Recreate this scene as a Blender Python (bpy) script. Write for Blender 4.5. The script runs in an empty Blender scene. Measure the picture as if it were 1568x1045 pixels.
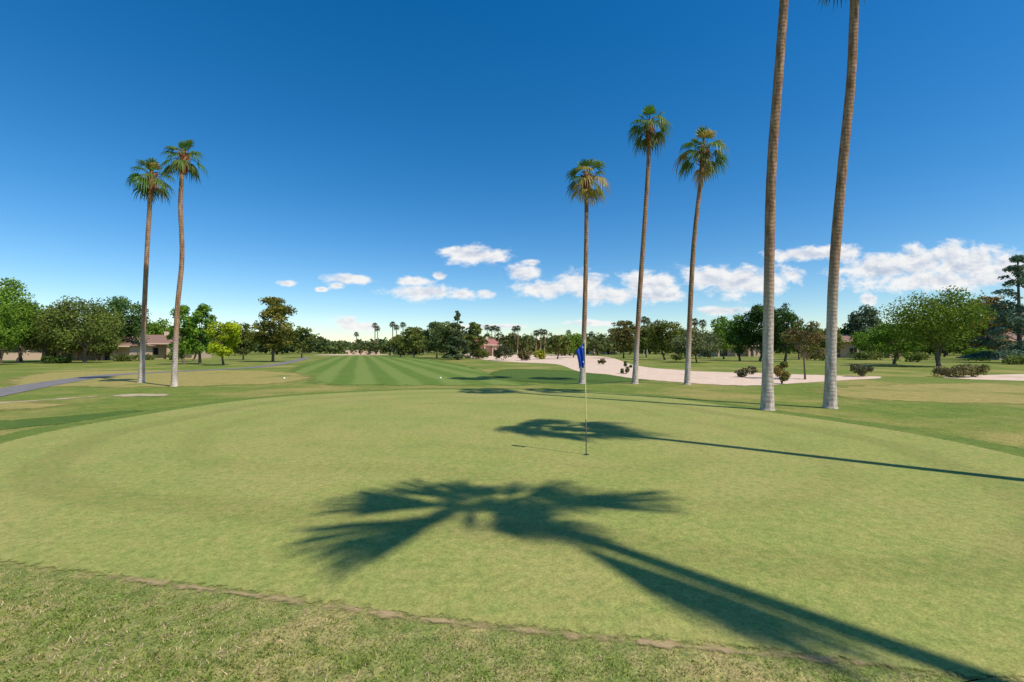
import bpy, math, random
import numpy as np
from mathutils import Vector
random.seed(7); rng=np.random.default_rng(7)
sc=bpy.context.scene
SD=(-0.839,0.545); EL=math.radians(53); CT=1/math.tan(EL)

# ---------------- node helpers ----------------
class NT:
    def __init__(s,nt): s.nt=nt; nt.nodes.clear()
    def n(s,t,ins=None,**p):
        nd=s.nt.nodes.new(t)
        for k,v in p.items(): setattr(nd,k,v)
        if ins:
            for k,v in ins.items():
                if isinstance(v,bpy.types.NodeSocket): s.nt.links.new(v,nd.inputs[k])
                else: nd.inputs[k].default_value=v
        return nd
    def m(s,op,a,b=0.0,c=0.0,clamp=False):
        nd=s.n('ShaderNodeMath',{0:a,1:b,2:c},operation=op,use_clamp=clamp); return nd.outputs[0]
    def mix(s,f,a,b):
        nd=s.n('ShaderNodeMix',data_type='RGBA')
        for i,v in ((0,f),(6,a),(7,b)):
            if isinstance(v,bpy.types.NodeSocket): s.nt.links.new(v,nd.inputs[i])
            else: nd.inputs[i].default_value=v if i==0 else (*v[:3],1)
        return nd.outputs[2]
    def noise(s,vec,scale,detail=4,rough=.55,dist=0):
        return s.n('ShaderNodeTexNoise',{'Vector':vec,'Scale':scale,'Detail':detail,'Roughness':rough,'Distortion':dist}).outputs[0]
    def ss(s,v,a,b):
        nd=s.n('ShaderNodeMapRange',{0:v,1:a,2:b,3:0.0,4:1.0},interpolation_type='SMOOTHSTEP'); return nd.outputs[0]
def newmat(name):
    m=bpy.data.materials.new(name); m.use_nodes=True; return m,NT(m.node_tree)
def finish(t,bsdf): t.n('ShaderNodeOutputMaterial',{'Surface':bsdf})

def grass_mat(name,ca,cb,cc,s1=.35,s2=3.,fine=60.,edge=None,edge_noise=6.,stripes=None,bump=.3,fine_amt=.35,patch=(.55,.72),ring=False,mid=0,midc=((.34,.29,.10),(.17,.25,.06)),cover=1.):
    m,t=newmat(name)
    pos=t.n('ShaderNodeNewGeometry').outputs['Position']
    n1=t.noise(pos,s1,4,.6); n2=t.noise(pos,s2,2,.6); nf=t.noise(pos,fine,1,.7)
    c=t.mix(t.ss(n2,.3,.7),ca,cb)
    c=t.mix(t.ss(n1,*patch),c,cc)
    if stripes:
        sp=t.n('ShaderNodeSeparateXYZ',{0:pos})
        u=t.m('MULTIPLY_ADD',sp.outputs[1],.335,sp.outputs[0])
        u=t.m('ADD',u,t.m('MULTIPLY',t.noise(pos,.15,1),.8))
        w=t.m('SINE',t.m('MULTIPLY',u,6.2832/stripes[0]))
        f=t.ss(w,-.7,.7)
        c=t.mix(t.m('MULTIPLY',f,stripes[2]),c,stripes[1])
    v=t.m('MULTIPLY_ADD',t.m('SUBTRACT',nf,.5),fine_amt*3,1.0)
    v2=t.m('MULTIPLY_ADD',t.m('SUBTRACT',t.noise(pos,fine*.22,2,.6),.5),fine_amt*1.8,1.0)
    v=t.m('MAXIMUM',t.m('MULTIPLY',v,v2),.25)
    if mid:
        nm=t.noise(pos,5.5,4,.7)
        c=t.mix(t.m('MULTIPLY',t.ss(nm,.45,.7),mid),c,midc[0])
        c=t.mix(t.m('MULTIPLY',t.ss(nm,.5,.3),mid),c,midc[1])
    if edge: at=t.n('ShaderNodeAttribute',attribute_name='edge').outputs['Fac']
    if ring:
        w_=t.m('ADD',at,t.m('MULTIPLY',t.noise(pos,.6,1),.5))
        tot=None
        for a_,b_,k_ in ((1.4,2.3,1.),(3.3,4.1,.55),(5.2,6.0,.4)):
            r=t.m('MULTIPLY',t.m('MULTIPLY',t.ss(w_,a_,a_+.25),t.m('SUBTRACT',1.0,t.ss(w_,b_-.25,b_))),k_)
            tot=r if tot is None else t.m('ADD',tot,r)
        v=t.m('MULTIPLY',v,t.m('SUBTRACT',1.0,t.m('MULTIPLY',tot,.12)))
    vm=t.n('ShaderNodeVectorMath',{0:c,1:t.n('ShaderNodeCombineXYZ',{0:v,1:v,2:v}).outputs[0]},operation='MULTIPLY')
    bs={'Base Color':vm.outputs[0],'Roughness':.9,'Specular IOR Level':.1}
    if bump: bs['Normal']=t.n('ShaderNodeBump',{'Height':nf,'Strength':bump,'Distance':.02}).outputs[0]
    out=t.n('ShaderNodeBsdfPrincipled',bs).outputs[0]
    if edge:
        e=t.m('ADD',at,t.m('MULTIPLY',t.m('SUBTRACT',t.noise(pos,edge_noise,3,.7),.5),edge*3))
        f=t.ss(e,edge*.15,edge)
        if cover<1: f=t.m('MULTIPLY',t.m('MULTIPLY',f,t.ss(t.noise(pos,3.,3,.7),.38,.58)),cover)
        out=t.n('ShaderNodeMixShader',{0:f,1:t.n('ShaderNodeBsdfTransparent').outputs[0],2:out}).outputs[0]
    finish(t,out); return m

M_ground=grass_mat('rough_grass_ground',(.12,.175,.028),(.175,.21,.038),(.29,.25,.075),s1=.16,s2=.9,fine=22,bump=.5,fine_amt=.5,patch=(.45,.66))
M_front=grass_mat('fringe_turf',(.155,.195,.045),(.205,.23,.06),(.31,.27,.10),s1=1.1,s2=5,fine=42,bump=.6,fine_amt=.5,patch=(.45,.65),edge=.08,edge_noise=8,mid=.55,midc=((.36,.28,.13),(.10,.16,.035)))
M_green=grass_mat('putting_green',(.235,.272,.068),(.272,.29,.075),(.305,.295,.09),s1=.35,s2=1.1,fine=50,edge=.09,edge_noise=12,bump=.3,fine_amt=.32,patch=(.42,.66),ring=True,mid=.42)
M_collar=grass_mat('collar_grass',(.10,.16,.026),(.145,.19,.036),(.2,.21,.05),s1=.5,s2=3,fine=40,edge=.12,edge_noise=4,bump=.4,fine_amt=.35)
M_fair=grass_mat('fairway_grass',(.10,.17,.025),(.125,.185,.03),(.17,.20,.045),s1=.1,s2=.8,fine=20,edge=1.3,edge_noise=.7,stripes=(2.7,(.195,.25,.058),.68),bump=.2,fine_amt=.25)
M_yellow=grass_mat('dry_grass',(.28,.25,.07),(.33,.27,.09),(.17,.2,.04),s1=.25,s2=1.2,fine=18,edge=1.2,edge_noise=.6,bump=.4,fine_amt=.4)
M_dark=grass_mat('dark_grass',(.07,.122,.02),(.085,.14,.024),(.13,.175,.032),s1=.3,s2=2,fine=25,edge=.6,edge_noise=1.2,bump=.4,fine_amt=.35)
M_scalp=grass_mat('scalped_edge',(.44,.31,.17),(.38,.31,.14),(.30,.27,.10),s1=2,s2=9,fine=60,edge=.055,edge_noise=8,bump=0,fine_amt=.2,cover=.85)
M_sand=grass_mat('decomposed_granite',(.60,.45,.33),(.68,.53,.40),(.52,.39,.28),s1=.2,s2=1.5,fine=15,edge=.25,edge_noise=1.5,bump=.3,fine_amt=.15)
M_dirt=grass_mat('bare_soil',(.46,.36,.24),(.40,.34,.2),(.30,.28,.12),s1=.6,s2=2.5,fine=15,edge=.35,edge_noise=1.5,bump=.3,fine_amt=.2)
M_path=grass_mat('concrete_path',(.17,.16,.155),(.21,.2,.19),(.15,.14,.14),s1=.3,s2=2,fine=20,edge=.05,edge_noise=3,bump=0,fine_amt=.12)

def foliage_mat(name,trans=.3):
    m,t=newmat(name)
    a=t.n('ShaderNodeAttribute',attribute_name='tint').outputs['Color']
    d=t.n('ShaderNodeBsdfDiffuse',{'Color':a})
    tr=t.n('ShaderNodeBsdfTranslucent',{'Color':a})
    finish(t,t.n('ShaderNodeMixShader',{0:trans,1:d.outputs[0],2:tr.outputs[0]}).outputs[0]); return m
def gloss_foliage(name,trans=.3):
    m,t=newmat(name)
    a=t.n('ShaderNodeAttribute',attribute_name='tint').outputs['Color']
    d=t.n('ShaderNodeBsdfPrincipled',{'Base Color':a,'Roughness':.5,'Specular IOR Level':.3})
    tr=t.n('ShaderNodeBsdfTranslucent',{'Color':a})
    finish(t,t.n('ShaderNodeMixShader',{0:trans,1:d.outputs[0],2:tr.outputs[0]}).outputs[0]); return m
M_leaf=foliage_mat('foliage',.3)
M_frond=gloss_foliage('palm_frond',.3)
M_blade=foliage_mat('grass_blades',.4)
def plain(name,col,rough=.7,var=.25,scale=6,bump=.2,metal=0):
    m,t=newmat(name)
    tc=t.n('ShaderNodeTexCoord').outputs['Object']
    nz=t.noise(tc,scale,4,.6)
    c=t.mix(nz,tuple(x*(1-var) for x in col),tuple(min(1,x*(1+var)) for x in col))
    bm=t.n('ShaderNodeBump',{'Height':nz,'Strength':bump,'Distance':.02})
    b=t.n('ShaderNodeBsdfPrincipled',{'Base Color':c,'Roughness':rough,'Metallic':metal,'Normal':bm.outputs[0]})
    finish(t,b.outputs[0]); return m
M_bark=plain('bark',(.13,.095,.07),.9,.4,8,.6)
def palm_bark(name,zc):
    m,t=newmat(name)
    tc=t.n('ShaderNodeTexCoord').outputs['Object']
    sp=t.n('ShaderNodeSeparateXYZ',{0:tc}); z=sp.outputs[2]
    st=t.n('ShaderNodeMapping',{'Vector':tc,'Scale':(6,6,1.2)}).outputs[0]
    n1=t.noise(st,1.6,5,.65)
    rings=t.m('SINE',t.m('MULTIPLY',t.m('ADD',z,t.m('MULTIPLY',t.noise(tc,2.5,3),.3)),46))
    f=t.ss(t.m('ADD',z,t.m('MULTIPLY',t.m('SUBTRACT',n1,.5),zc*1.1)),zc*.4,zc*1.3)
    pale=t.mix(t.ss(n1,.35,.65),(.35,.28,.23),(.60,.52,.44))
    brown=t.mix(t.ss(n1,.3,.7),(.17,.09,.05),(.44,.27,.16))
    c=t.mix(f,pale,brown)
    c=t.mix(t.m('MULTIPLY',t.ss(rings,.3,.95),t.m('MULTIPLY_ADD',f,.2,.14)),c,(.10,.065,.045))
    h=t.m('ADD',t.m('MULTIPLY',rings,.15),n1)
    bm=t.n('ShaderNodeBump',{'Height':h,'Strength':.6,'Distance':.03})
    finish(t,t.n('ShaderNodeBsdfPrincipled',{'Base Color':c,'Roughness':.9,'Specular IOR Level':.1,'Normal':bm.outputs[0]}).outputs[0]); return m
M_palmT=palm_bark('palm_trunk_tall',4.6)
M_palmS=palm_bark('palm_trunk',2.8)
M_boot=plain('palm_leaf_bases',(.27,.10,.045),.9,.5,9,.8)

# ---------------- mesh accumulator ----------------
class Acc:
    def __init__(s): s.v=[];s.f=[];s.mi=[];s.c=[];s.n=0
    def add(s,V,F,mi=0,col=(.5,.5,.5)):
        V=np.asarray(V,float).reshape(-1,3); b=s.n
        s.v.append(V); s.n+=len(V)
        s.f.extend([tuple(i+b for i in f) for f in F]); s.mi.extend([mi]*len(F))
        col=np.asarray(col,float)
        s.c.append(np.tile(col,(len(V),1)) if col.ndim==1 else col)
    def tube(s,P,R,seg=8,mi=0,col=(.2,.15,.1),cap=True):
        P=[Vector(p) for p in P]; V=[];F=[]
        for i,p in enumerate(P):
            a=P[max(0,i-1)]; b=P[min(len(P)-1,i+1)]; d=(b-a).normalized()
            up=Vector((1,0,0)) if abs(d.x)<.9 else Vector((0,1,0))
            u=d.cross(up).normalized(); w=d.cross(u)
            for j in range(seg):
                an=2*math.pi*j/seg; V.append(p+(u*math.cos(an)+w*math.sin(an))*R[i])
        for i in range(len(P)-1):
            for j in range(seg):
                k=(j+1)%seg; F.append((i*seg+j,i*seg+k,(i+1)*seg+k,(i+1)*seg+j))
        if cap: F.append(tuple(range((len(P)-1)*seg,len(P)*seg)))
        s.add([tuple(v) for v in V],F,mi,col)
    def quads(s,C,T,B,mi,cols):
        n=len(C); V=np.empty((n,4,3)); V[:,0]=C-T; V[:,1]=C-B*.7+T*.1; V[:,2]=C+T; V[:,3]=C+B*.7+T*.1
        b=s.n; s.v.append(V.reshape(-1,3)); s.n+=4*n
        idx=(np.arange(n*4).reshape(n,4)+b)
        s.f.extend(map(tuple,idx.tolist())); s.mi.extend([mi]*n)
        s.c.append(np.repeat(cols,4,axis=0))
    def obj(s,name,mats,loc=(0,0,0),smooth=False,parent=None):
        me=bpy.data.meshes.new(name)
        V=np.concatenate(s.v)
        me.from_pydata(V.tolist(),[],s.f)
        for m in mats: me.materials.append(m)
        me.polygons.foreach_set('material_index',s.mi)
        if smooth: me.polygons.foreach_set('use_smooth',[True]*len(s.f))
        a=me.attributes.new('tint','FLOAT_COLOR','POINT')
        C=np.concatenate(s.c); a.data.foreach_set('color',np.c_[C,np.ones(len(C))].ravel())
        me.update()
        o=bpy.data.objects.new(name,me); sc.collection.objects.link(o); o.location=loc
        if parent: o.parent=parent
        return o

# ---------------- ground sheets ----------------
def crom(P,n=12,closed=True):
    P=[np.array(p,float) for p in P]; out=[]; L=len(P)
    rngi=range(L) if closed else range(L-1)
    for i in rngi:
        if closed: p0,p1,p2,p3=P[i-1],P[i],P[(i+1)%L],P[(i+2)%L]
        else: p0,p1,p2,p3=P[max(0,i-1)],P[i],P[i+1],P[min(L-1,i+2)]
        for j in range(n):
            t=j/n; out.append(.5*((2*p1)+(-p0+p2)*t+(2*p0-5*p1+4*p2-p3)*t*t+(-p0+3*p1-3*p2+p3)*t**3))
    if not closed: out.append(P[-1])
    return out
def mk(name,V,F,E,mat):
    me=bpy.data.meshes.new(name); me.from_pydata(V,[],F); me.materials.append(mat)
    a=me.attributes.new('edge','FLOAT','POINT'); a.data.foreach_set('value',E)
    o=bpy.data.objects.new(name,me); sc.collection.objects.link(o); return o
def blob(name,P,z,mat,center=None):
    B=crom(P); c=np.mean(B,axis=0) if center is None else np.array(center,float)
    ts=[1,.995,.985,.97,.93,.85,.6,.3]; V=[];F=[];E=[]; n=len(B)
    for t in ts:
        for b in B:
            p=c+(b-c)*t; V.append((p[0],p[1],z)); E.append((1-t)*np.linalg.norm(b-c)*.9)
    V.append((c[0],c[1],z)); E.append(8.)
    for r in range(len(ts)-1):
        for j in range(n):
            k=(j+1)%n; F.append((r*n+j,r*n+k,(r+1)*n+k,(r+1)*n+j))
    r=len(ts)-1
    for j in range(n): F.append((r*n+j,r*n+(j+1)%n,len(V)-1))
    return mk(name,V,F,E,mat)
def strip(name,A,B,z,mat):
    A=crom(A,10,False);B=crom(B,10,False); fr=[0,.04,.12,.3,.5,.7,.88,.96,1]; V=[];F=[];E=[];m=len(fr); n=len(A)
    for i,(a,b) in enumerate(zip(A,B)):
        w=np.linalg.norm(b-a); ends=min(np.linalg.norm(a-A[0]),np.linalg.norm(a-A[-1]))
        for f in fr:
            p=a+(b-a)*f; V.append((p[0],p[1],z)); E.append(min(min(f,1-f)*w,ends+.0))
    for i in range(n-1):
        for j in range(m-1): F.append((i*m+j,i*m+j+1,(i+1)*m+j+1,(i+1)*m+j))
    return mk(name,V,F,E,mat)
def path(name,C,w,z,mat):
    C=[np.array(c,float) for c in C]; A=[];B=[]
    for i,c in enumerate(C):
        d=C[min(i+1,len(C)-1)]-C[max(0,i-1)]; d/=np.linalg.norm(d); nn=np.array((-d[1],d[0]))
        A.append(c+nn*w/2);B.append(c-nn*w/2)
    return strip(name,A,B,z,mat)
def kd(k,d): return (k*d,d)

S=2500
mk('ground',[(-S,-S,0),(S,-S,0),(S,S,0),(-S,S,0)],[(0,1,2,3)],[1]*4,M_ground)
FRONT=[(-9,6.3),(-6.8,4.85),(-4.8,4.26),(-2.65,3.82),(-.75,3.4),(.53,3.17),(1.7,3.0),(3.07,2.72),(5.5,2.7)]
GREEN=FRONT+[(8,4.6),(9.3,7.6),(9.5,10.7),(8.3,14.2),(6.0,19.2),(2.1,22.1),(-3,22.6),(-6.9,21.4),(-10.4,18.1),(-11.3,12.5),(-10.7,9.2)]
gc=np.array((-.8,11.5))
COL=[tuple(gc+(np.array(p)-gc)*(1+.75/np.linalg.norm(np.array(p)-gc))) for p in GREEN[8:]]+[(-9.8,6.2)]
blob('fringe_turf',[(-9,1),(-5,.2),(0,0),(5,.2),(9,1),(8,3.6),(5.5,3.4),(2,3.6),(-.7,4),(-4.8,5),(-8,6.4),(-10,5)],.004,M_front,(0,2.2))
blob('green_collar',[(-9.3,6.15)]+[(-6.9,4.95),(-2.65,4.1),(.53,3.45),(3.07,2.96),(5.6,2.9)]+COL,.008,M_collar,gc)
blob('putting_green',GREEN,.012,M_green,gc)
path('scalped_edge',[(-3.6,4.03),(-2.4,3.78),(-1.6,3.60),(-.75,3.41),(.53,3.18),(1.7,3.0),(2.6,2.84)],.12,.016,M_scalp)
fw_l=[(-11,25.0),(-14,30),(-20,40),(-29,62),(-39,92),(-54,140)]
fw_r=[(2,24.2),(1,30),(-1,38),(-7,62),(-16,92),(-32,140)]
strip('fairway',fw_l,fw_r,.004,M_fair)
blob('dry_grass_patch',[(-30,26),(-22,23.5),(-16.5,24),(-13,27),(-14,33),(-19,40),(-28,44),(-40,40)],.008,M_yellow)
blob('dry_grass_patch',[(13,19),(16,16.5),(24,17),(34,22),(34,27),(24,27),(16,24)],.004,M_yellow)
blob('dry_grass_patch',[(-26,14.5),(-19,13.6),(-15.5,15),(-16,17),(-20,18.2),(-26,18)],.008,M_yellow)
blob('dark_grass_patch',[(-17,10.5),(-13.5,10.3),(-11.8,12),(-11.2,14.6),(-12.4,15),(-14,13.2),(-18,12.6)],.004,M_dark)  # darker green area in the rough, left of the collar
blob('dark_grass_patch',[(2,26),(8,28),(10,34),(6,42),(0,46),(-2,36)],.008,M_dark)
def D(y): return 1394/(y-535)
def px(x): return (x-784)/697
pr=[(700,541.5,544),(740,542,551),(790,543,555),(850,543.5,558),(885,544,569),(930,547,574),(970,559,580),(1040,567,586),(1100,570,590),(1160,571.5,591),(1230,574,587),(1300,576,582.5),(1350,577,580)]
strip('desert_wash',[kd(px(a),D(c)) for a,b,c in pr],[kd(px(a),D(b)) for a,b,c in pr],.016,M_sand)
pr=[(1440,577,579),(1500,575,582),(1568,573,584),(1680,570,590)]
strip('desert_wash',[kd(px(a),D(c)) for a,b,c in pr],[kd(px(a),D(b)) for a,b,c in pr],.016,M_sand)
path('cart_path',[(-21,17),(-23.7,21.1),(-27.9,28.4),(-30.9,35.7),(-29.5,42),(-28.4,50),(-32.8,66),(-48,107)],1.8,.020,M_path)
path('dirt_track',[(-21,15.6),(-18.9,17.2),(-17.4,19.4)],.8,.012,M_dirt)
blob('bare_soil_patch',[(-17.2,19.3),(-15.6,19.1),(-14.6,19.6),(-15.4,20.4),(-17.2,20.3)],.012,M_dirt)
blob('sand_bunker',[(-70,160),(-58,150),(-48,152),(-44,165),(-55,185),(-68,180)],.02,M_sand)

# ---------------- grass blades ----------------
def front_y(x): return np.interp(x,[p[0] for p in FRONT],[p[1] for p in FRONT])
def grass(name,N,xr,yr,h,w):
    x=rng.uniform(*xr,N); y=yr[0]+(rng.uniform(0,1,N)**.9)*(yr[1]-yr[0])
    g1=rng.integers(0,N//14,N); cx=rng.uniform(*xr,N//14); cy=rng.uniform(*yr,N//14)
    tf=rng.random(N)<.65; x=np.where(tf,cx[g1]+rng.normal(0,.018,N),x); y=np.where(tf,cy[g1]+rng.normal(0,.018,N),y)
    fy=front_y(x)+.03*np.sin(x*5)+.02*np.sin(x*13+1)
    k=y<fy+.06-np.abs(rng.normal(0,.14,N)); x=x[k];y=y[k];fy=fy[k];g1=g1[k];tf=tf[k];n=len(x)
    near=np.clip((fy-y+.04)/.7,.12,1)
    a=rng.uniform(0,2*math.pi,n); H=h*rng.uniform(.5,1.4,n)*near; W=w*rng.uniform(.6,1.3,n)
    le=rng.normal(0,.9,(n,2))*H[:,None]
    V=np.zeros((n,3,3)); dx=np.cos(a)*W/2; dy=np.sin(a)*W/2
    V[:,0,0]=x-dx;V[:,0,1]=y-dy; V[:,1,0]=x+dx;V[:,1,1]=y+dy; V[:,2,0]=x+le[:,0];V[:,2,1]=y+le[:,1];V[:,2,2]=H+.012; V[:,:2,2]=.005
    g=np.array((.14,.22,.035)); s_=np.array((.74,.58,.34)); l=np.array((.34,.40,.09))
    patch=.5+.5*np.sin(x*2.1+1.7*np.sin(y*3))*np.cos(y*2.7+x)
    patch=patch*.5+.5*(.5+.5*np.sin(x*9+3*np.sin(y*7))*np.cos(y*11-x*4))
    tr_=rng.random(N//14+1)
    r=np.where(tf,.75*tr_[g1]+.25*rng.random(n),rng.random(n))
    ed=np.exp(-((fy-y)/.07)**2)*((x>-3.6)&(x<2.8))*.5
    c=np.where((r<.12+.4*patch**2+ed)[:,None],s_,np.where((r<.68)[:,None],l,g))*rng.uniform(.6,1.25,(n,1))
    A=Acc(); A.v.append(V.reshape(-1,3)); A.n=3*n; A.f=list(map(tuple,np.arange(3*n).reshape(n,3).tolist())); A.mi=[0]*n; A.c.append(np.repeat(c,3,axis=0))
    A.obj(name,[M_blade])
grass('foreground_grass',110000,(-6.2,4.2),(2.3,4.9),.016,.008)

# ---------------- palms ----------------
def frond(A,o,v,petf=.45,sag=.25,col=(.07,.11,.025),N=18,fan=None,spread=100,full=.6):
    o=Vector(o); v=Vector(v); L=v.length; f=v.normalized()
    s=f.cross(Vector((0,0,1)))
    s=Vector((1,0,0)) if s.length<.1 else s.normalized()
    tw=random.uniform(-.5,.5); nrm=s.cross(f); s=(s*math.cos(tw)+nrm*math.sin(tw)).normalized(); nrm=s.cross(f)
    p1=o+f*L*petf; midp=o+f*L*petf*.5+Vector((0,0,.06*L))
    A.tube([o,midp,p1],[.025,.02,.014],4,1,(col[0]*1.2,col[1]*1.1,col[2]),False)
    R=fan or L*(1-petf)
    f2=(f+Vector((0,0,-sag*.6))).normalized()
    da=math.radians(2*spread)/N
    V=[];F=[];C=[]
    for j in range(N):
        a=-math.radians(spread)+da*(j+.5)+random.uniform(-.04,.04)
        d=(f2*math.cos(a)+s*math.sin(a)).normalized(); q=(-f2*math.sin(a)+s*math.cos(a))
        Rj=R*(.62+.38*math.cos(a))*random.uniform(.88,1.1)
        n_=nrm*(R*.03*(1 if j%2 else -1))
        m=p1+d*Rj*.45+Vector((0,0,-sag*Rj*.06)); w1=Rj*.45*math.tan(da/2)*1.02
        m2=p1+d*Rj*.76+Vector((0,0,-sag*Rj*.4)); w2=w1*full
        tip=p1+d*Rj*.93+Vector((0,0,-sag*Rj*random.uniform(.9,1.6)))
        b=len(V); V+= [p1,m-q*w1+n_,m+q*w1-n_,m2-q*w2,m2+q*w2,tip]
        F+=[(b,b+1,b+2),(b+1,b+3,b+4,b+2),(b+3,b+5,b+4)]
        k=random.uniform(.7,1.3); cc=np.array(col)*k; C+=[cc]*5+[cc*1.15+np.array((.01,.01,.0))]
    A.add([tuple(p) for p in V],F,1,np.array(C))
def palm(P,r0,zc,crown=1.6,n=34,yellow=.08,mat=None,custom=None,full=.75):
    A=Acc(); b=Vector((P[0][0],P[0][1],0))
    C=crom([Vector(p)-b for p in P],8,False); H=C[-1][2]
    rr=[]
    for p in C:
        z=p[2]; r=r0*(.56+.16*(1-z/H)+.36*math.exp(-z/.45)); r*=1+random.uniform(-.025,.025); rr.append(r)
    C.insert(1,C[0]+(C[1]-C[0])*.25); rr.insert(1,rr[0]*.84)
    A.tube([tuple(c) for c in C],rr,14,0)
    top=Vector(C[-1])
    r1=max(rr[-1],.1); A.tube([top+Vector((0,0,z)) for z in (-1.0,-.8,-.5,-.2,.1,.3)],[r1*1.02,r1*1.6,r1*2.1,r1*1.9,r1*1.4,r1*.4],10,2)
    for i in range(46):
        a=i*2.4; z=-.9+i*.022; d=Vector((math.cos(a),math.sin(a),.9)).normalized()
        o=top+Vector((math.cos(a)*r1*1.5,math.sin(a)*r1*1.5,z)); A.tube([o,o+d*.16,o+d*.26],[.035,.028,.015],4,2)
    if custom: custom(A,top)
    ph=random.uniform(0,6)
    for i in range(n):
        f=i/(n-1); a=ph+i*2.39996+random.uniform(-.35,.35)
        el=math.radians(82-f*132+random.uniform(-14,14))
        L=crown*(random.uniform(.75,1.18))*(1-.22*max(0,math.sin(el)))
        d=Vector((math.cos(a)*math.cos(el),math.sin(a)*math.cos(el),math.sin(el)))
        if random.random()<yellow*2*f: col=(.36,.28,.06)
        else: col=(.10-.04*f+random.uniform(0,.05),.19-.08*f+random.uniform(0,.06),.025)
        frond(A,top+Vector((0,0,-.35*f+.1)),d*L,.46,.2+.5*(1-abs(math.sin(el))),col,16,None,92,full)
    return A.obj('palm_tree',[mat,M_frond,M_boot],tuple(b),True)
palm([(-22.2,27.3,0),(-22.1,27.3,4),(-21.95,27.3,8.5),(-21.75,27.3,12.5)],.19,2.5,1.35,n=28,mat=M_palmS)
palm([(-18.15,24.5,0),(-18.05,24.5,4),(-17.9,24.6,7),(-17.95,24.5,10),(-17.8,24.5,12.5)],.175,2.5,1.28,n=28,mat=M_palmS)
palm([(4.04,26.3,0),(4.2,26.3,4),(4.3,26.3,8),(4.34,26.3,12)],.20,3,1.6,n=28,yellow=.4,mat=M_palmS)
palm([(7.09,26.3,0),(7.35,26.3,4.5),(7.75,26.3,10),(7.95,26.3,13),(8.0,26.3,15.1)],.20,3,1.6,n=28,mat=M_palmS)
palm([(9.92,25.8,0),(10.1,25.8,4),(10.35,25.8,8),(10.75,25.8,11.5),(10.92,25.8,13.4)],.20,4,1.65,n=28,mat=M_palmS)
palm([(8.39,15,0),(8.48,15,3.8),(8.6,15,7.7),(8.86,15,10.9),(9.08,15,13.5),(9.35,15,17.1)],.23,5.5,1.6,n=26,mat=M_palmT)
def hang(A,top): frond(A,top,(-1.25,-.3,-2.1),.5,.2,(.08,.13,.03),16,None,60)
palm([(10.8,15.5,0),(10.97,15.5,4.3),(11.32,15.5,8.1),(11.66,15.5,11.2),(11.82,15.5,13.9),(11.92,15.5,16.1)],.225,5.5,1.5,n=20,mat=M_palmT,custom=hang)
palm([(10.6,5.1,0),(10.5,5.2,5),(10.2,5.6,10),(10.05,5.75,14)],.19,5,1.8,n=30,mat=M_palmT)
def bigcrown(A,top):
    T=[(-2.5,.35,0),(-2.2,.2,.1),(-1.6,.1,.1),(-2.2,-1.5,-.3),(-1.9,-1.3,-.4),(-1.4,-.9,-.5),(-1.8,1.1,.3),(-1.3,.9,.2),(.2,-1.0,-1.0),(2.6,.3,-.2),(2.0,.35,.1),(1.3,1.1,0),(1.0,.8,.3),
       (-.9,1.25,.5),(-.4,1.0,.6),(.4,1.1,.4),(.7,-.3,.2),(-.7,-.2,.2)]
    for a,b,z in T:
        v=Vector((a-SD[0]*CT*z,b-SD[1]*CT*z,z)); frond(A,top,v,.3,.06,(.08,.12,.03),10,None,25,1.15)
    for a,b,z in [(2.6,-3.15,-2.7),(2.4,-2.95,-2.6),(2.15,-2.9,-2.5),(1.95,-2.6,-2.3)]:
        v=Vector((a-SD[0]*CT*z,b-SD[1]*CT*z,z)); frond(A,top,v,.42,.03,(.14,.11,.05),8,None,12,1.2)
palm([(9.2,-3.5,0),(9.2,-2.6,5),(9.25,-1.4,10),(9.25,-.35,15)],.18,5,1.2,n=16,mat=M_palmT,custom=bigcrown,full=1.)

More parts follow.
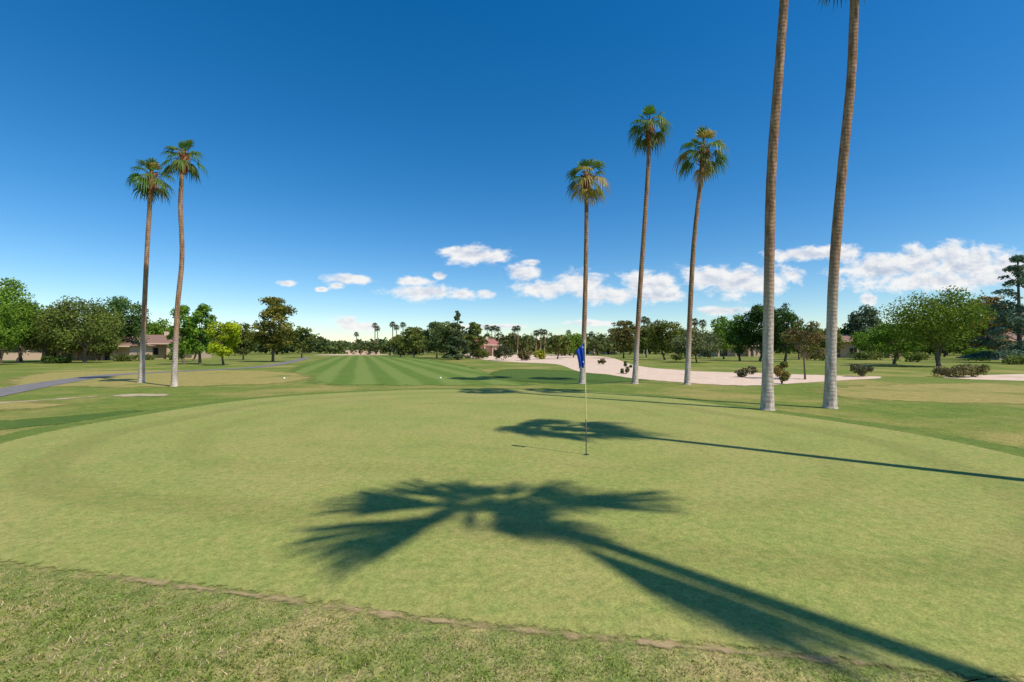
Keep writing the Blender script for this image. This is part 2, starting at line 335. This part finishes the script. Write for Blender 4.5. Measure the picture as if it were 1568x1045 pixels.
# ---------------- trees ----------------
def crown_leaves(A,kind,w,h0,h,s,base,n_mult=1.,sparse=0.,var=.3,origin=(0,0),hi=None,cap=8500):
    H=h-h0; area=w*H*.75; N=int(min(cap*max(1,n_mult),n_mult*6.2*area/(s*s)))
    nc=int(np.clip(area*1.5,18,90)) if kind!='bush' else int(np.clip(area*6,8,34))
    cs=[];cr=[]
    for i in range(nc):
        if kind in('round','bush','tall'):
            while True:
                d=rng.normal(size=3); d/=np.linalg.norm(d); r=rng.uniform(.1,1)**.42
                if d[2]>-.8 or rng.random()<.4: break
            q=w*rng.uniform(.08,.18)
            rx=w/2-q*.8
            c=np.array((d[0]*r*rx,d[1]*r*rx,h0+H*.45+d[2]*r*(H*.5-q*.5)))
            if kind=='bush': c[2]=max(c[2],q*.4)
        elif kind=='pine':
            z=rng.uniform(0,1); prof=math.sin(math.pi*(.22+.70*z))**.8
            a=rng.uniform(0,6.28); r=rng.uniform(.1,1)*prof*w*.43; q=w*rng.uniform(.08,.16)
            c=np.array((math.cos(a)*r,math.sin(a)*r,h0+q+z*(H-1.5*q)))
        else:
            z=rng.uniform(0,1)**1.35; prof=(1-z)**.8
            a=rng.uniform(0,6.28); r=rng.uniform(.2,1)*prof*w*.46; q=w*rng.uniform(.07,.13)*(1-.4*z)
            c=np.array((math.cos(a)*r,math.sin(a)*r,h0+z*(H-q)+.0))
        cs.append(c);cr.append(q)
    cs=np.array(cs);cr=np.array(cr)
    wt=cr**2; idx=rng.choice(nc,N,p=wt/wt.sum())
    d=rng.normal(size=(N,3)); d/=np.linalg.norm(d,axis=1)[:,None]
    d[:,2]=np.where(rng.random(N)<.35,np.abs(d[:,2]),d[:,2])
    rad=cr[idx]*(rng.uniform(.2,1.2,N)**.6)
    flat={'round':.85,'bush':.8,'tall':1.,'pine':.6,'conifer':.45}[kind]
    C=cs[idx]+d*rad[:,None]*np.array((1,1,flat))
    if kind=='conifer': C[:,2]-=np.hypot(C[:,0],C[:,1])*.12
    if kind=='bush': C[:,2]=np.abs(C[:,2])
    C[:,2]=np.maximum(C[:,2],.05 if kind=='bush' else h0*.75)
    C[:,0]+=origin[0];C[:,1]+=origin[1]
    nr=d*.9+rng.normal(size=(N,3))*.6; nr/=np.linalg.norm(nr,axis=1)[:,None]
    t=np.cross(nr,rng.normal(size=(N,3))); t/=np.linalg.norm(t,axis=1)[:,None]; b=np.cross(nr,t)
    sz=(s*rng.uniform(.55,1.15,N)*.93)[:,None]
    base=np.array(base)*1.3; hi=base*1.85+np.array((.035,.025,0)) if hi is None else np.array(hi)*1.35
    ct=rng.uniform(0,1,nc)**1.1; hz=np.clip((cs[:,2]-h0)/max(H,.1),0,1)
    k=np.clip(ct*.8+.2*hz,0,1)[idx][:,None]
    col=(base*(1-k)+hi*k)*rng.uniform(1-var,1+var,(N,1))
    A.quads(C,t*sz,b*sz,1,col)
    return cs
def tree(name,k,d,h,w,kind='round',base=(.045,.085,.02),hi=None,h0=None,mult=1.,s=None,tr=None,stems=1):
    A=Acc(); s=s or max(.07,d*.0027); s=min(s,.34)
    h0=h0 if h0 is not None else h*{'round':.13,'tall':.1,'pine':.12,'conifer':.06,'bush':0}[kind]
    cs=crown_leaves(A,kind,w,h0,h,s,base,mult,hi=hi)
    tr=tr or max(.05,h*.018+.03)
    if kind=='bush':
        for i in range(5):
            c=cs[rng.integers(len(cs))]; A.tube([(0,0,0),tuple(c*.5),tuple(c)],[.03,.02,.01],5,0)
    elif kind in('round','tall'):
        for st in range(stems):
            ox,oy=(0,0) if stems==1 else (rng.uniform(-.5,.5),rng.uniform(-.3,.3))
            fk=Vector((rng.uniform(-.06,.06)*h+ox*2,rng.uniform(-.05,.05)*h,h0*1.15+.05*h))
            A.tube([(ox,oy,-.05),(ox*.9,oy,.25),tuple(fk*.55),tuple(fk)],[tr*1.35,tr,tr*.85,tr*.75],8,0)
            o=np.argsort(rng.random(len(cs)))[:9//stems+2]
            for i in o:
                c=Vector(cs[i]); m=fk.lerp(c,.5)+Vector((0,0,.06*h))
                A.tube([tuple(fk),tuple(m),tuple(c)],[tr*.5,tr*.28,tr*.1],5,0)
    else:
        A.tube([(0,0,-.05),(0,0,.3),(.05,0,h*.5),(0,.05,h*.96)],[tr*1.3,tr,tr*.6,tr*.12],8,0)
        for c in cs[::2]:
            A.tube([(0,0,max(.5,c[2]-.08*w)),tuple(c)],[tr*.25,tr*.08],4,0)
    return A.obj(name,[M_bark,M_leaf],(k*d,d,0))
LG=(.085,.15,.02); OL=(.075,.095,.025); DK=(.035,.065,.016); LI=(.17,.21,.012); PI=(.06,.075,.018); GY=(.1,.125,.065)
tr_list=[
('mesquite_tree',-1.125,63,13.2,9,'round',LG,None),('mesquite_tree',-1.15,56,8.5,7,'round',LG,None),('mesquite_tree',-1.08,74,9.8,8,'round',(.07,.09,.025),None),
('mesquite_tree',-1.03,70,9.6,9.5,'round',(.07,.09,.025),None),('mesquite_tree',-.945,66,10.1,10.5,'round',(.07,.095,.022),None),
('mesquite_tree',-.86,85,12.8,10,'round',(.04,.08,.022),None),('ash_tree',-.783,104,9.6,8,'round',LG,None),('mesquite_tree',-.91,80,9.2,8,'round',OL,None),('mesquite_tree',-.99,78,9.2,9,'round',OL,None),
('ash_tree',-.72,60,8.1,4.1,'tall',(.08,.15,.018),None),('ash_tree',-.685,61,9.2,3.9,'tall',(.075,.145,.02),None),
('palo_verde_tree',-.634,57,6.0,5.2,'round',LI,None),('ash_tree',-.70,74,6.5,5,'round',LG,None),('acacia_tree',-.59,84,7,6,'round',OL,None),
('aleppo_pine',-.525,72,10.2,8,'pine',PI,(.22,.20,.035)),('acacia_tree',-.462,105,7.8,6,'round',OL,None),
('aleppo_pine',-.215,115,7.6,9,'pine',OL,None),('aleppo_pine',-.165,105,8.4,8,'pine',(.06,.09,.03),None),('aleppo_pine',-.12,86,9.6,6.6,'conifer',(.05,.075,.03),(.12,.15,.07)),
('aleppo_pine',-.085,92,7.6,6,'pine',OL,None),('aleppo_pine',-.245,120,6.2,7,'round',OL,None),('aleppo_pine',-.14,98,8.6,9,'round',(.06,.085,.03),None),
('acacia_tree',.10,92,5.8,6,'round',OL,None),('acacia_tree',.135,110,6.4,7,'round',LG,None),
('acacia_tree',.245,100,8.3,8,'pine',(.07,.08,.022),(.17,.15,.05)),('acacia_tree',.295,112,8.2,9,'round',OL,None),('acacia_tree',.335,84,8.4,7.5,'round',(.075,.09,.022),None),('acacia_tree',.38,100,7.2,9,'round',OL,None),
('olive_tree',.405,68,5.4,7.8,'round',(.085,.105,.04),(.18,.20,.09)),('ash_tree',.465,92,9,8,'round',LG,None),
('ficus_tree',.50,78,8.4,6,'round',(.05,.10,.02),None),('ficus_tree',.545,76,10.2,7,'round',(.035,.07,.02),(.07,.115,.03)),('ficus_tree',.60,74,9.8,7,'round',(.035,.07,.02),(.08,.13,.03)),
('eucalyptus_tree',.77,108,13.2,8,'round',(.06,.085,.045),(.13,.17,.09)),('eucalyptus_tree',.715,112,8,9,'round',OL,None),
('mesquite_tree',.931,52,9.4,11,'round',(.07,.12,.018),(.17,.225,.03)),('mesquite_tree',.835,60,5.8,6.5,'round',(.07,.13,.02),None),
('elm_tree',1.045,82,11.8,8,'pine',(.12,.085,.03),(.26,.16,.05)),('deodar_cedar',1.115,66,16.2,12,'conifer',(.07,.11,.065),(.17,.23,.15)),
('ash_tree',1.02,98,10,9,'round',DK,None),('ash_tree',1.17,100,10,8,'round',OL,None),('olive_tree',.88,105,7,8,'round',OL,None),('olive_tree',.80,90,6.5,9,'round',LG,None),('olive_tree',.68,98,7,9,'round',OL,None),
('olive_tree',.74,118,8,10,'round',LG,None),('ash_tree',.84,122,9.5,11,'round',OL,None),('ash_tree',.95,118,10.5,12,'round',DK,None),('ash_tree',1.09,112,11,12,'round',OL,None),('ash_tree',.655,112,8,10,'round',DK,None),('ash_tree',.63,88,5.5,7,'round',OL,None)]
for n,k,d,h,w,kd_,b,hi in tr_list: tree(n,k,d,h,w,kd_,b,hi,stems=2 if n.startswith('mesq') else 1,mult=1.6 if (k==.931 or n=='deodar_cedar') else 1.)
tree('crape_myrtle_tree',.643,30,4.1,3.1,'round',(.085,.10,.03),(.19,.13,.06),h0=1.1,mult=.4,s=.09,tr=.06)
for n,k,d,h,w,b,hi in [('gray_shrub',.508,32.4,.72,1.4,(.11,.11,.05),(.22,.19,.11)),('desert_shrub',.592,26.3,1.4,1.35,(.1,.12,.03),(.26,.18,.05)),
  ('evergreen_shrub',.766,33,1.3,1.7,(.08,.09,.04),(.17,.17,.09)),('spreading_shrub',.965,32.4,.95,2.6,(.10,.10,.04),(.22,.19,.08)),('spreading_shrub',1.01,32.6,1.0,2.4,(.09,.1,.03),(.2,.19,.08)),
  ('evergreen_shrub',.25,36.7,1.05,1.1,(.06,.08,.03),(.13,.17,.06)),('lantana_shrub',.062,90,2.2,3.2,LI,(.3,.28,.04)),('desert_shrub',-.02,82,3.4,4.6,(.05,.065,.03),(.12,.13,.06)),
  ('desert_shrub',.03,80,2.2,3,(.08,.08,.03),(.18,.14,.06)),('lantana_shrub',.20,60,.8,1.6,(.08,.09,.03),(.2,.14,.05)),('desert_shrub',.525,36,.9,1.2,(.10,.10,.05),(.2,.17,.09)),
  ('desert_shrub',1.10,60,1.2,4,(.09,.12,.03),None),('desert_shrub',.89,70,1.5,4,OL,None),('desert_shrub',-.8,84,1.0,4,(.07,.09,.03),None),('desert_shrub',.36,74,1.2,3,OL,None),
  ('desert_shrub',-.07,95,2.4,5,OL,None),('desert_shrub',-.84,76,1.0,5,(.06,.08,.02),None),('desert_shrub',-1.0,64,1.2,4,DK,None),('desert_shrub',.68,80,1.5,5,OL,None),('desert_shrub',.78,85,1.6,6,OL,None),
  ('desert_shrub',1.03,76,2.6,5,LG,None),('desert_shrub',-.735,86,2.0,4,OL,None)]:
    tree(n,k,d,h,w,'bush',b,hi,s=max(.06,d*.0024))

# distant tree mass
A=Acc()
for i in range(340):
    k=-1.5+3.0*i/339+random.uniform(-.01,.01); d=random.uniform(140,260)
    h=random.uniform(5.5,9.3)*d/190*(1 if abs(k)<.45 else 1.25); w=random.uniform(9,15)
    if -.42<k<-.27: h*=.75
    b=random.choice([OL,DK,DK,(.05,.08,.022),(.08,.09,.028),(.045,.075,.028),(.07,.11,.028)]); b=tuple(.7*x+.008 for x in b)
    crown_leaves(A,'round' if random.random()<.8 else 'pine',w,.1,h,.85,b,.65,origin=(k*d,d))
A.obj('distant_trees',[M_bark,M_leaf])
A=Acc()
for p,t_,d in [(573,494,170),(577,499,180),(600,492,160),(606,497,175),(616,493,165),(745,497,170),(752,499,180),(757,498,175),(762,500,180),(787,499,170),(792,498,165),(820,505,150),(827,503,150),(833,504,155),(985,484,130),(990,486,135),(1062,487,120),(905,507,190),(1075,489,130),(650,505,190),(545,508,200),(700,505,190),(870,505,190),(940,505,170)]:
    k=px(p); h=2+(535-t_)/697*d; X=k*d
    A.tube([(X,d,0),(X+.3,d,h*.6),(X+.2,d,h-.9)],[.22,.17,.15],6,0)
    for i in range(18):
        a=i*2.4; e=math.radians(75-i*7); dd=Vector((math.cos(a)*math.cos(e),math.sin(a)*math.cos(e),math.sin(e)))
        frond(A,(X+.2,d,h-1.1),dd*1.6,.35,.4,(.07,.1,.03),8)
A.obj('distant_palm_trees',[M_palmS,M_frond])

# ---------------- houses ----------------
M_st={c:plain('stucco_'+c,v,.9,.08,3,.1) for c,v in {'tan':(.54,.39,.27),'pink':(.58,.39,.28),'grey':(.42,.35,.31),'cream':(.62,.48,.36)}.items()}
M_tile=plain('clay_roof_tile',(.24,.14,.10),.8,.35,3,.6); M_tile2=plain('red_roof_tile',(.36,.14,.11),.8,.25,3,.6)
M_glass=plain('window_glass',(.03,.035,.04),.1,.2,1,0); M_frame=plain('window_frame',(.6,.56,.5),.6,.05,2,0); M_dark2=plain('door_dark',(.05,.04,.035),.9,.2,2,.1)
def box(A,x0,x1,y0,y1,z0,z1,mi=0):
    V=[(x,y,z) for z in(z0,z1) for x,y in((x0,y0),(x1,y0),(x1,y1),(x0,y1))]
    A.add(V,[(0,3,2,1),(4,5,6,7),(0,1,5,4),(1,2,6,5),(2,3,7,6),(3,0,4,7)],mi)
def house(name,x,y,w,d,hw,hr,st,roof=None,yaw=0,patio=True):
    e=bpy.data.objects.new(name,None); sc.collection.objects.link(e); e.location=(x,y,0); e.rotation_euler=(0,0,yaw)
    A=Acc(); box(A,-w/2,w/2,0,d,0,hw); box(A,w*.18,w*.34,-1.2,-.003,0,hw*.97); box(A,-w/2-.05,-w/2+.35,-1.5,-.003,0,hw-.1); box(A,-w*.12,-w*.12+.35,-1.5,-1.15,0,hw-.1)
    A.obj('walls',[M_st[st]],parent=e)
    A=Acc(); o=.6; V=[(-w/2-o,-1.6,hw+.02),(w/2+o,-1.6,hw+.02),(w/2+o,d+o,hw+.02),(-w/2-o,d+o,hw+.02),(-w/2+w*.18,d/2-.5,hw+hr),(w/2-w*.18,d/2-.5,hw+hr)]
    A.add(V,[(0,1,5,4),(1,2,5),(2,3,4,5),(3,0,4),(3,2,1,0)]); A.obj('roof',[roof or M_tile],parent=e)
    A=Acc(); box(A,-w/2-o,w/2+o,-1.66,-1.602,hw-.2,hw+.05); box(A,w*.02,w*.02+.8,d*.4,d*.4+.8,hw+hr*.5,hw+hr+.7)
    A.obj('fascia_and_chimney',[M_st['cream']],parent=e)
    A=Acc()
    n=max(2,int(w/4))
    for i in range(n):
        cx=-w/2+w*(i+.5)/n
        if w*.14<cx<w*.38: continue
        ww=.8 if i%2 else 1.3
        box(A,cx-ww,cx+ww,-.03,-.002,.15 if i%2==0 else .9,2.25,0); box(A,cx-ww-.07,cx+ww+.07,-.09,-.033,2.26,2.36,1); box(A,cx-.03,cx+.03,-.06,-.033,.9,2.25,1)
    A.obj('windows',[M_glass,M_frame],parent=e)
    A=Acc(); box(A,w*.23,w*.29,-1.26,-1.203,0,2.1); A.obj('door',[M_dark2],parent=e)  # door in one plain dark colour
house('stucco_house',-74,94,15,10,3.2,1.9,'tan',yaw=.3); house('stucco_house',-76,82,12,9,2.6,1.3,'tan',yaw=.3); house('stucco_house',-97,94,14,9,2.8,1.6,'tan',yaw=.3)
house('stucco_house',99,82,20,6,3.7,1.7,'cream',yaw=-.25); house('stucco_house',81,105,16,6,3.9,1.6,'tan',yaw=-.2)
house('stucco_house',-7.5,135,8,8,3.3,1.8,'pink',M_tile2,yaw=.2); house('stucco_house',32,170,14,9,3,1.7,'cream'); house('stucco_house',62,125,13,9,3,1.5,'tan',yaw=.1)
def wall(x0,y0,x1,y1,h,st):
    L=math.hypot(x1-x0,y1-y0); A=Acc(); box(A,0,L,0,.2,0,h)
    for i in range(int(L/4)+1): box(A,i*4-.2,i*4+.2,-.08,.28,0,h+.12)
    box(A,.21,L,-.03,.23,h+.002,h+.06)
    o=A.obj('garden_wall',[M_st[st]],(x0,y0,0)); o.rotation_euler[2]=math.atan2(y1-y0,x1-x0)
wall(-95,84,-84,88,1.3,'tan'); wall(-62,170,-50,172,1.6,'cream')

# ---------------- flag, cup, markers ----------------
M_pole=plain('flagstick_yellow',(.66,.6,.28),.4,.05,3,0); M_poled=plain('flagstick_black',(.02,.02,.02),.4,.1,3,0)
m,t=newmat('flag_cloth')
tc=t.n('ShaderNodeTexCoord').outputs['Object']; nz=t.noise(tc,9,3)
c=t.mix(t.ss(nz,.60,.64),(.01,.07,.5),(.55,.6,.75))
finish(t,t.n('ShaderNodeMixShader',{0:.25,1:t.n('ShaderNodeBsdfPrincipled',{'Base Color':c,'Roughness':.7}).outputs[0],2:t.n('ShaderNodeBsdfTranslucent',{'Color':c}).outputs[0]}).outputs[0])
M_flag=m
e=bpy.data.objects.new('golf_flag',None); sc.collection.objects.link(e); e.location=(1.40,8.62,.012)
A=Acc(); A.tube([(0,0,-.05),(-.003,0,.66)],[.009,.009],8); A.obj('lower_pole',[M_poled],parent=e,smooth=True)
A=Acc(); A.tube([(-.003,0,.66),(-.02,0,2.12),(-.02,0,2.16)],[.011,.010,.005],8); A.obj('upper_pole',[M_pole],parent=e,smooth=True)
A=Acc(); V=[];F=[];nu,nv=16,16
for i in range(nu+1):
    for j in range(nv+1):
        u=i/nu; v=j/nv
        x=-.02+ -u*.17*(1-.2*v)+.035*math.sin(v*2)*(u) ; y=.035*math.sin(u*13+v*1.5)*(.3+u)*(.6+.4*v)
        z=2.12-v*.38-u*.17-(.06*math.sin(u*6))*v
        V.append((x,y,z))
for i in range(nu):
    for j in range(nv): F.append((i*(nv+1)+j,i*(nv+1)+j+1,(i+1)*(nv+1)+j+1,(i+1)*(nv+1)+j))
A.add(V,F); A.obj('flag',[M_flag],parent=e,smooth=True)
A=Acc(); V=[(math.cos(a*math.pi/12)*r,math.sin(a*math.pi/12)*r,z) for r,z in((.054,.006),(.05,.006),(.0,.0045)) for a in range(24)]
F=[(r*24+a,r*24+(a+1)%24,(r+1)*24+(a+1)%24,(r+1)*24+a) for r in range(2) for a in range(24)]
A.add(V,F); A.obj('cup',[M_poled],parent=e)  # flat black disc, the shade inside the hole put into its colour
M_white=plain('white_paint',(.8,.8,.78),.5,.03,3,0)
for X,Y in ((-15,30),(-4.75,30.3)):
    A=Acc(); P=[(0,0,z*.8) for z in(0,.04,.09,.14,.17,.18)]; A.tube(P,[.02,.05,.07,.065,.04,.01],10); A.obj('tee_marker',[M_white],(X,Y,.004),True)

# ---------------- world ----------------
w=bpy.data.worlds.new('World'); sc.world=w; w.use_nodes=True
clouds=[(730,391,46,14),(700,384,22,7),(438,434,17,5),(535,427,34,8),(515,437,12,6),(492,443,8,3),(633,430,30,8),(655,448,56,12),(705,450,22,9),(672,422,11,6),
(800,417,30,13),(815,402,16,5),(835,443,44,14),(890,434,38,18),(925,452,56,14),(1000,434,44,20),(1005,452,50,13),(1085,425,46,20),(1140,432,66,22),(1215,420,20,13),(1225,389,58,10),(1290,388,34,14),
(1345,410,66,22),(1410,404,48,26),(1475,404,58,30),(1545,412,70,30),(1440,430,130,16),(1620,415,60,24),(530,493,24,10),(550,500,34,7),(1110,477,36,7),(1333,459,12,8),(910,495,40,5),(742,450,14,7),(-60,440,70,15),(760,500,60,4)]
t=NT(w.node_tree)
dirv=t.n('ShaderNodeTexCoord').outputs['Generated']; sp=t.n('ShaderNodeSeparateXYZ',{0:dirv})
yy=t.m('MAXIMUM',sp.outputs[1],.05)
uu=t.m('DIVIDE',sp.outputs[0],yy); vv=t.m('DIVIDE',sp.outputs[2],yy)
P=t.n('ShaderNodeCombineXYZ',{0:uu,1:vv,2:0.0}).outputs[0]
cur=None
for X,Y,a,b in clouds:
    a/=697*.9;b/=697*.9;u0=px(X);v0=(535-Y)/697
    q=t.n('ShaderNodeVectorMath',{0:P,1:(1/a,1/b,0),2:(-u0/a,-v0/b,0)},operation='MULTIPLY_ADD').outputs[0]
    l=t.n('ShaderNodeVectorMath',{0:q},operation='LENGTH').outputs['Value']
    cur=l if cur is None else t.m('SMOOTH_MIN',cur,l,.3)
def fb(off):
    mp=t.n('ShaderNodeMapping',{'Vector':P,'Scale':(1,1.7,1),'Location':off}).outputs[0]
    return t.m('ADD',t.m('MULTIPLY',t.m('SUBTRACT',t.noise(mp,20,7,.62,.2),.5),2.3),t.m('MULTIPLY',t.m('SUBTRACT',t.noise(mp,7,2,.5),.5),.7))
n1=fb((0,0,0)); n2=fb((.007,.022,0))
d1=t.m('ADD',t.m('SUBTRACT',1.16,cur),n1)
mask=t.m('MULTIPLY',t.ss(d1,.0,.7),.95)
lit=t.ss(t.m('ADD',t.m('SUBTRACT',n1,n2),t.m('MULTIPLY',t.m('SUBTRACT',1.0,d1),.5)),-.5,.45)
ccol=t.mix(lit,(.54,.61,.74),(.97,.96,.95))
sky=t.n('ShaderNodeTexSky',sky_type='NISHITA',sun_disc=False,sun_elevation=EL,sun_rotation=math.atan2(.839,-.545),altitude=300,air_density=1.0,dust_density=.25,ozone_density=2.6)
hs=t.n('ShaderNodeHueSaturation',{'Saturation':1.42,'Value':1.08,'Color':sky.outputs[0]})
b0=t.n('ShaderNodeBackground',{'Color':hs.outputs[0],'Strength':.13})
b2=t.n('ShaderNodeBackground',{'Color':ccol,'Strength':.97})
inner=t.n('ShaderNodeMixShader',{0:mask,1:b0.outputs[0],2:b2.outputs[0]}).outputs[0]
gate=t.m('MULTIPLY',t.m('GREATER_THAN',sp.outputs[1],.25),t.m('MULTIPLY',t.m('GREATER_THAN',vv,-.01),t.m('LESS_THAN',vv,.32)))
b1=t.n('ShaderNodeBackground',{'Color':hs.outputs[0],'Strength':.13})
t.n('ShaderNodeOutputWorld',{'Surface':t.n('ShaderNodeMixShader',{0:gate,1:b1.outputs[0],2:inner}).outputs[0]})

sl=bpy.data.lights.new('sun','SUN'); sl.energy=5.0; sl.angle=math.radians(.53); sl.color=(1,.91,.79)
so=bpy.data.objects.new('sun',sl); sc.collection.objects.link(so)
so.rotation_euler=Vector((SD[0]*math.cos(EL),SD[1]*math.cos(EL),-math.sin(EL))).to_track_quat('-Z','Y').to_euler()
cam=bpy.data.cameras.new('camera'); cam.lens=16; cam.sensor_width=36; cam.clip_end=6000; cam.clip_start=.05
co=bpy.data.objects.new('camera',cam); sc.collection.objects.link(co); co.location=(0,0,2); co.rotation_euler=(math.radians(91.03),0,0); sc.camera=co
sc.view_settings.view_transform='Standard'; sc.view_settings.look='None'; sc.view_settings.exposure=0
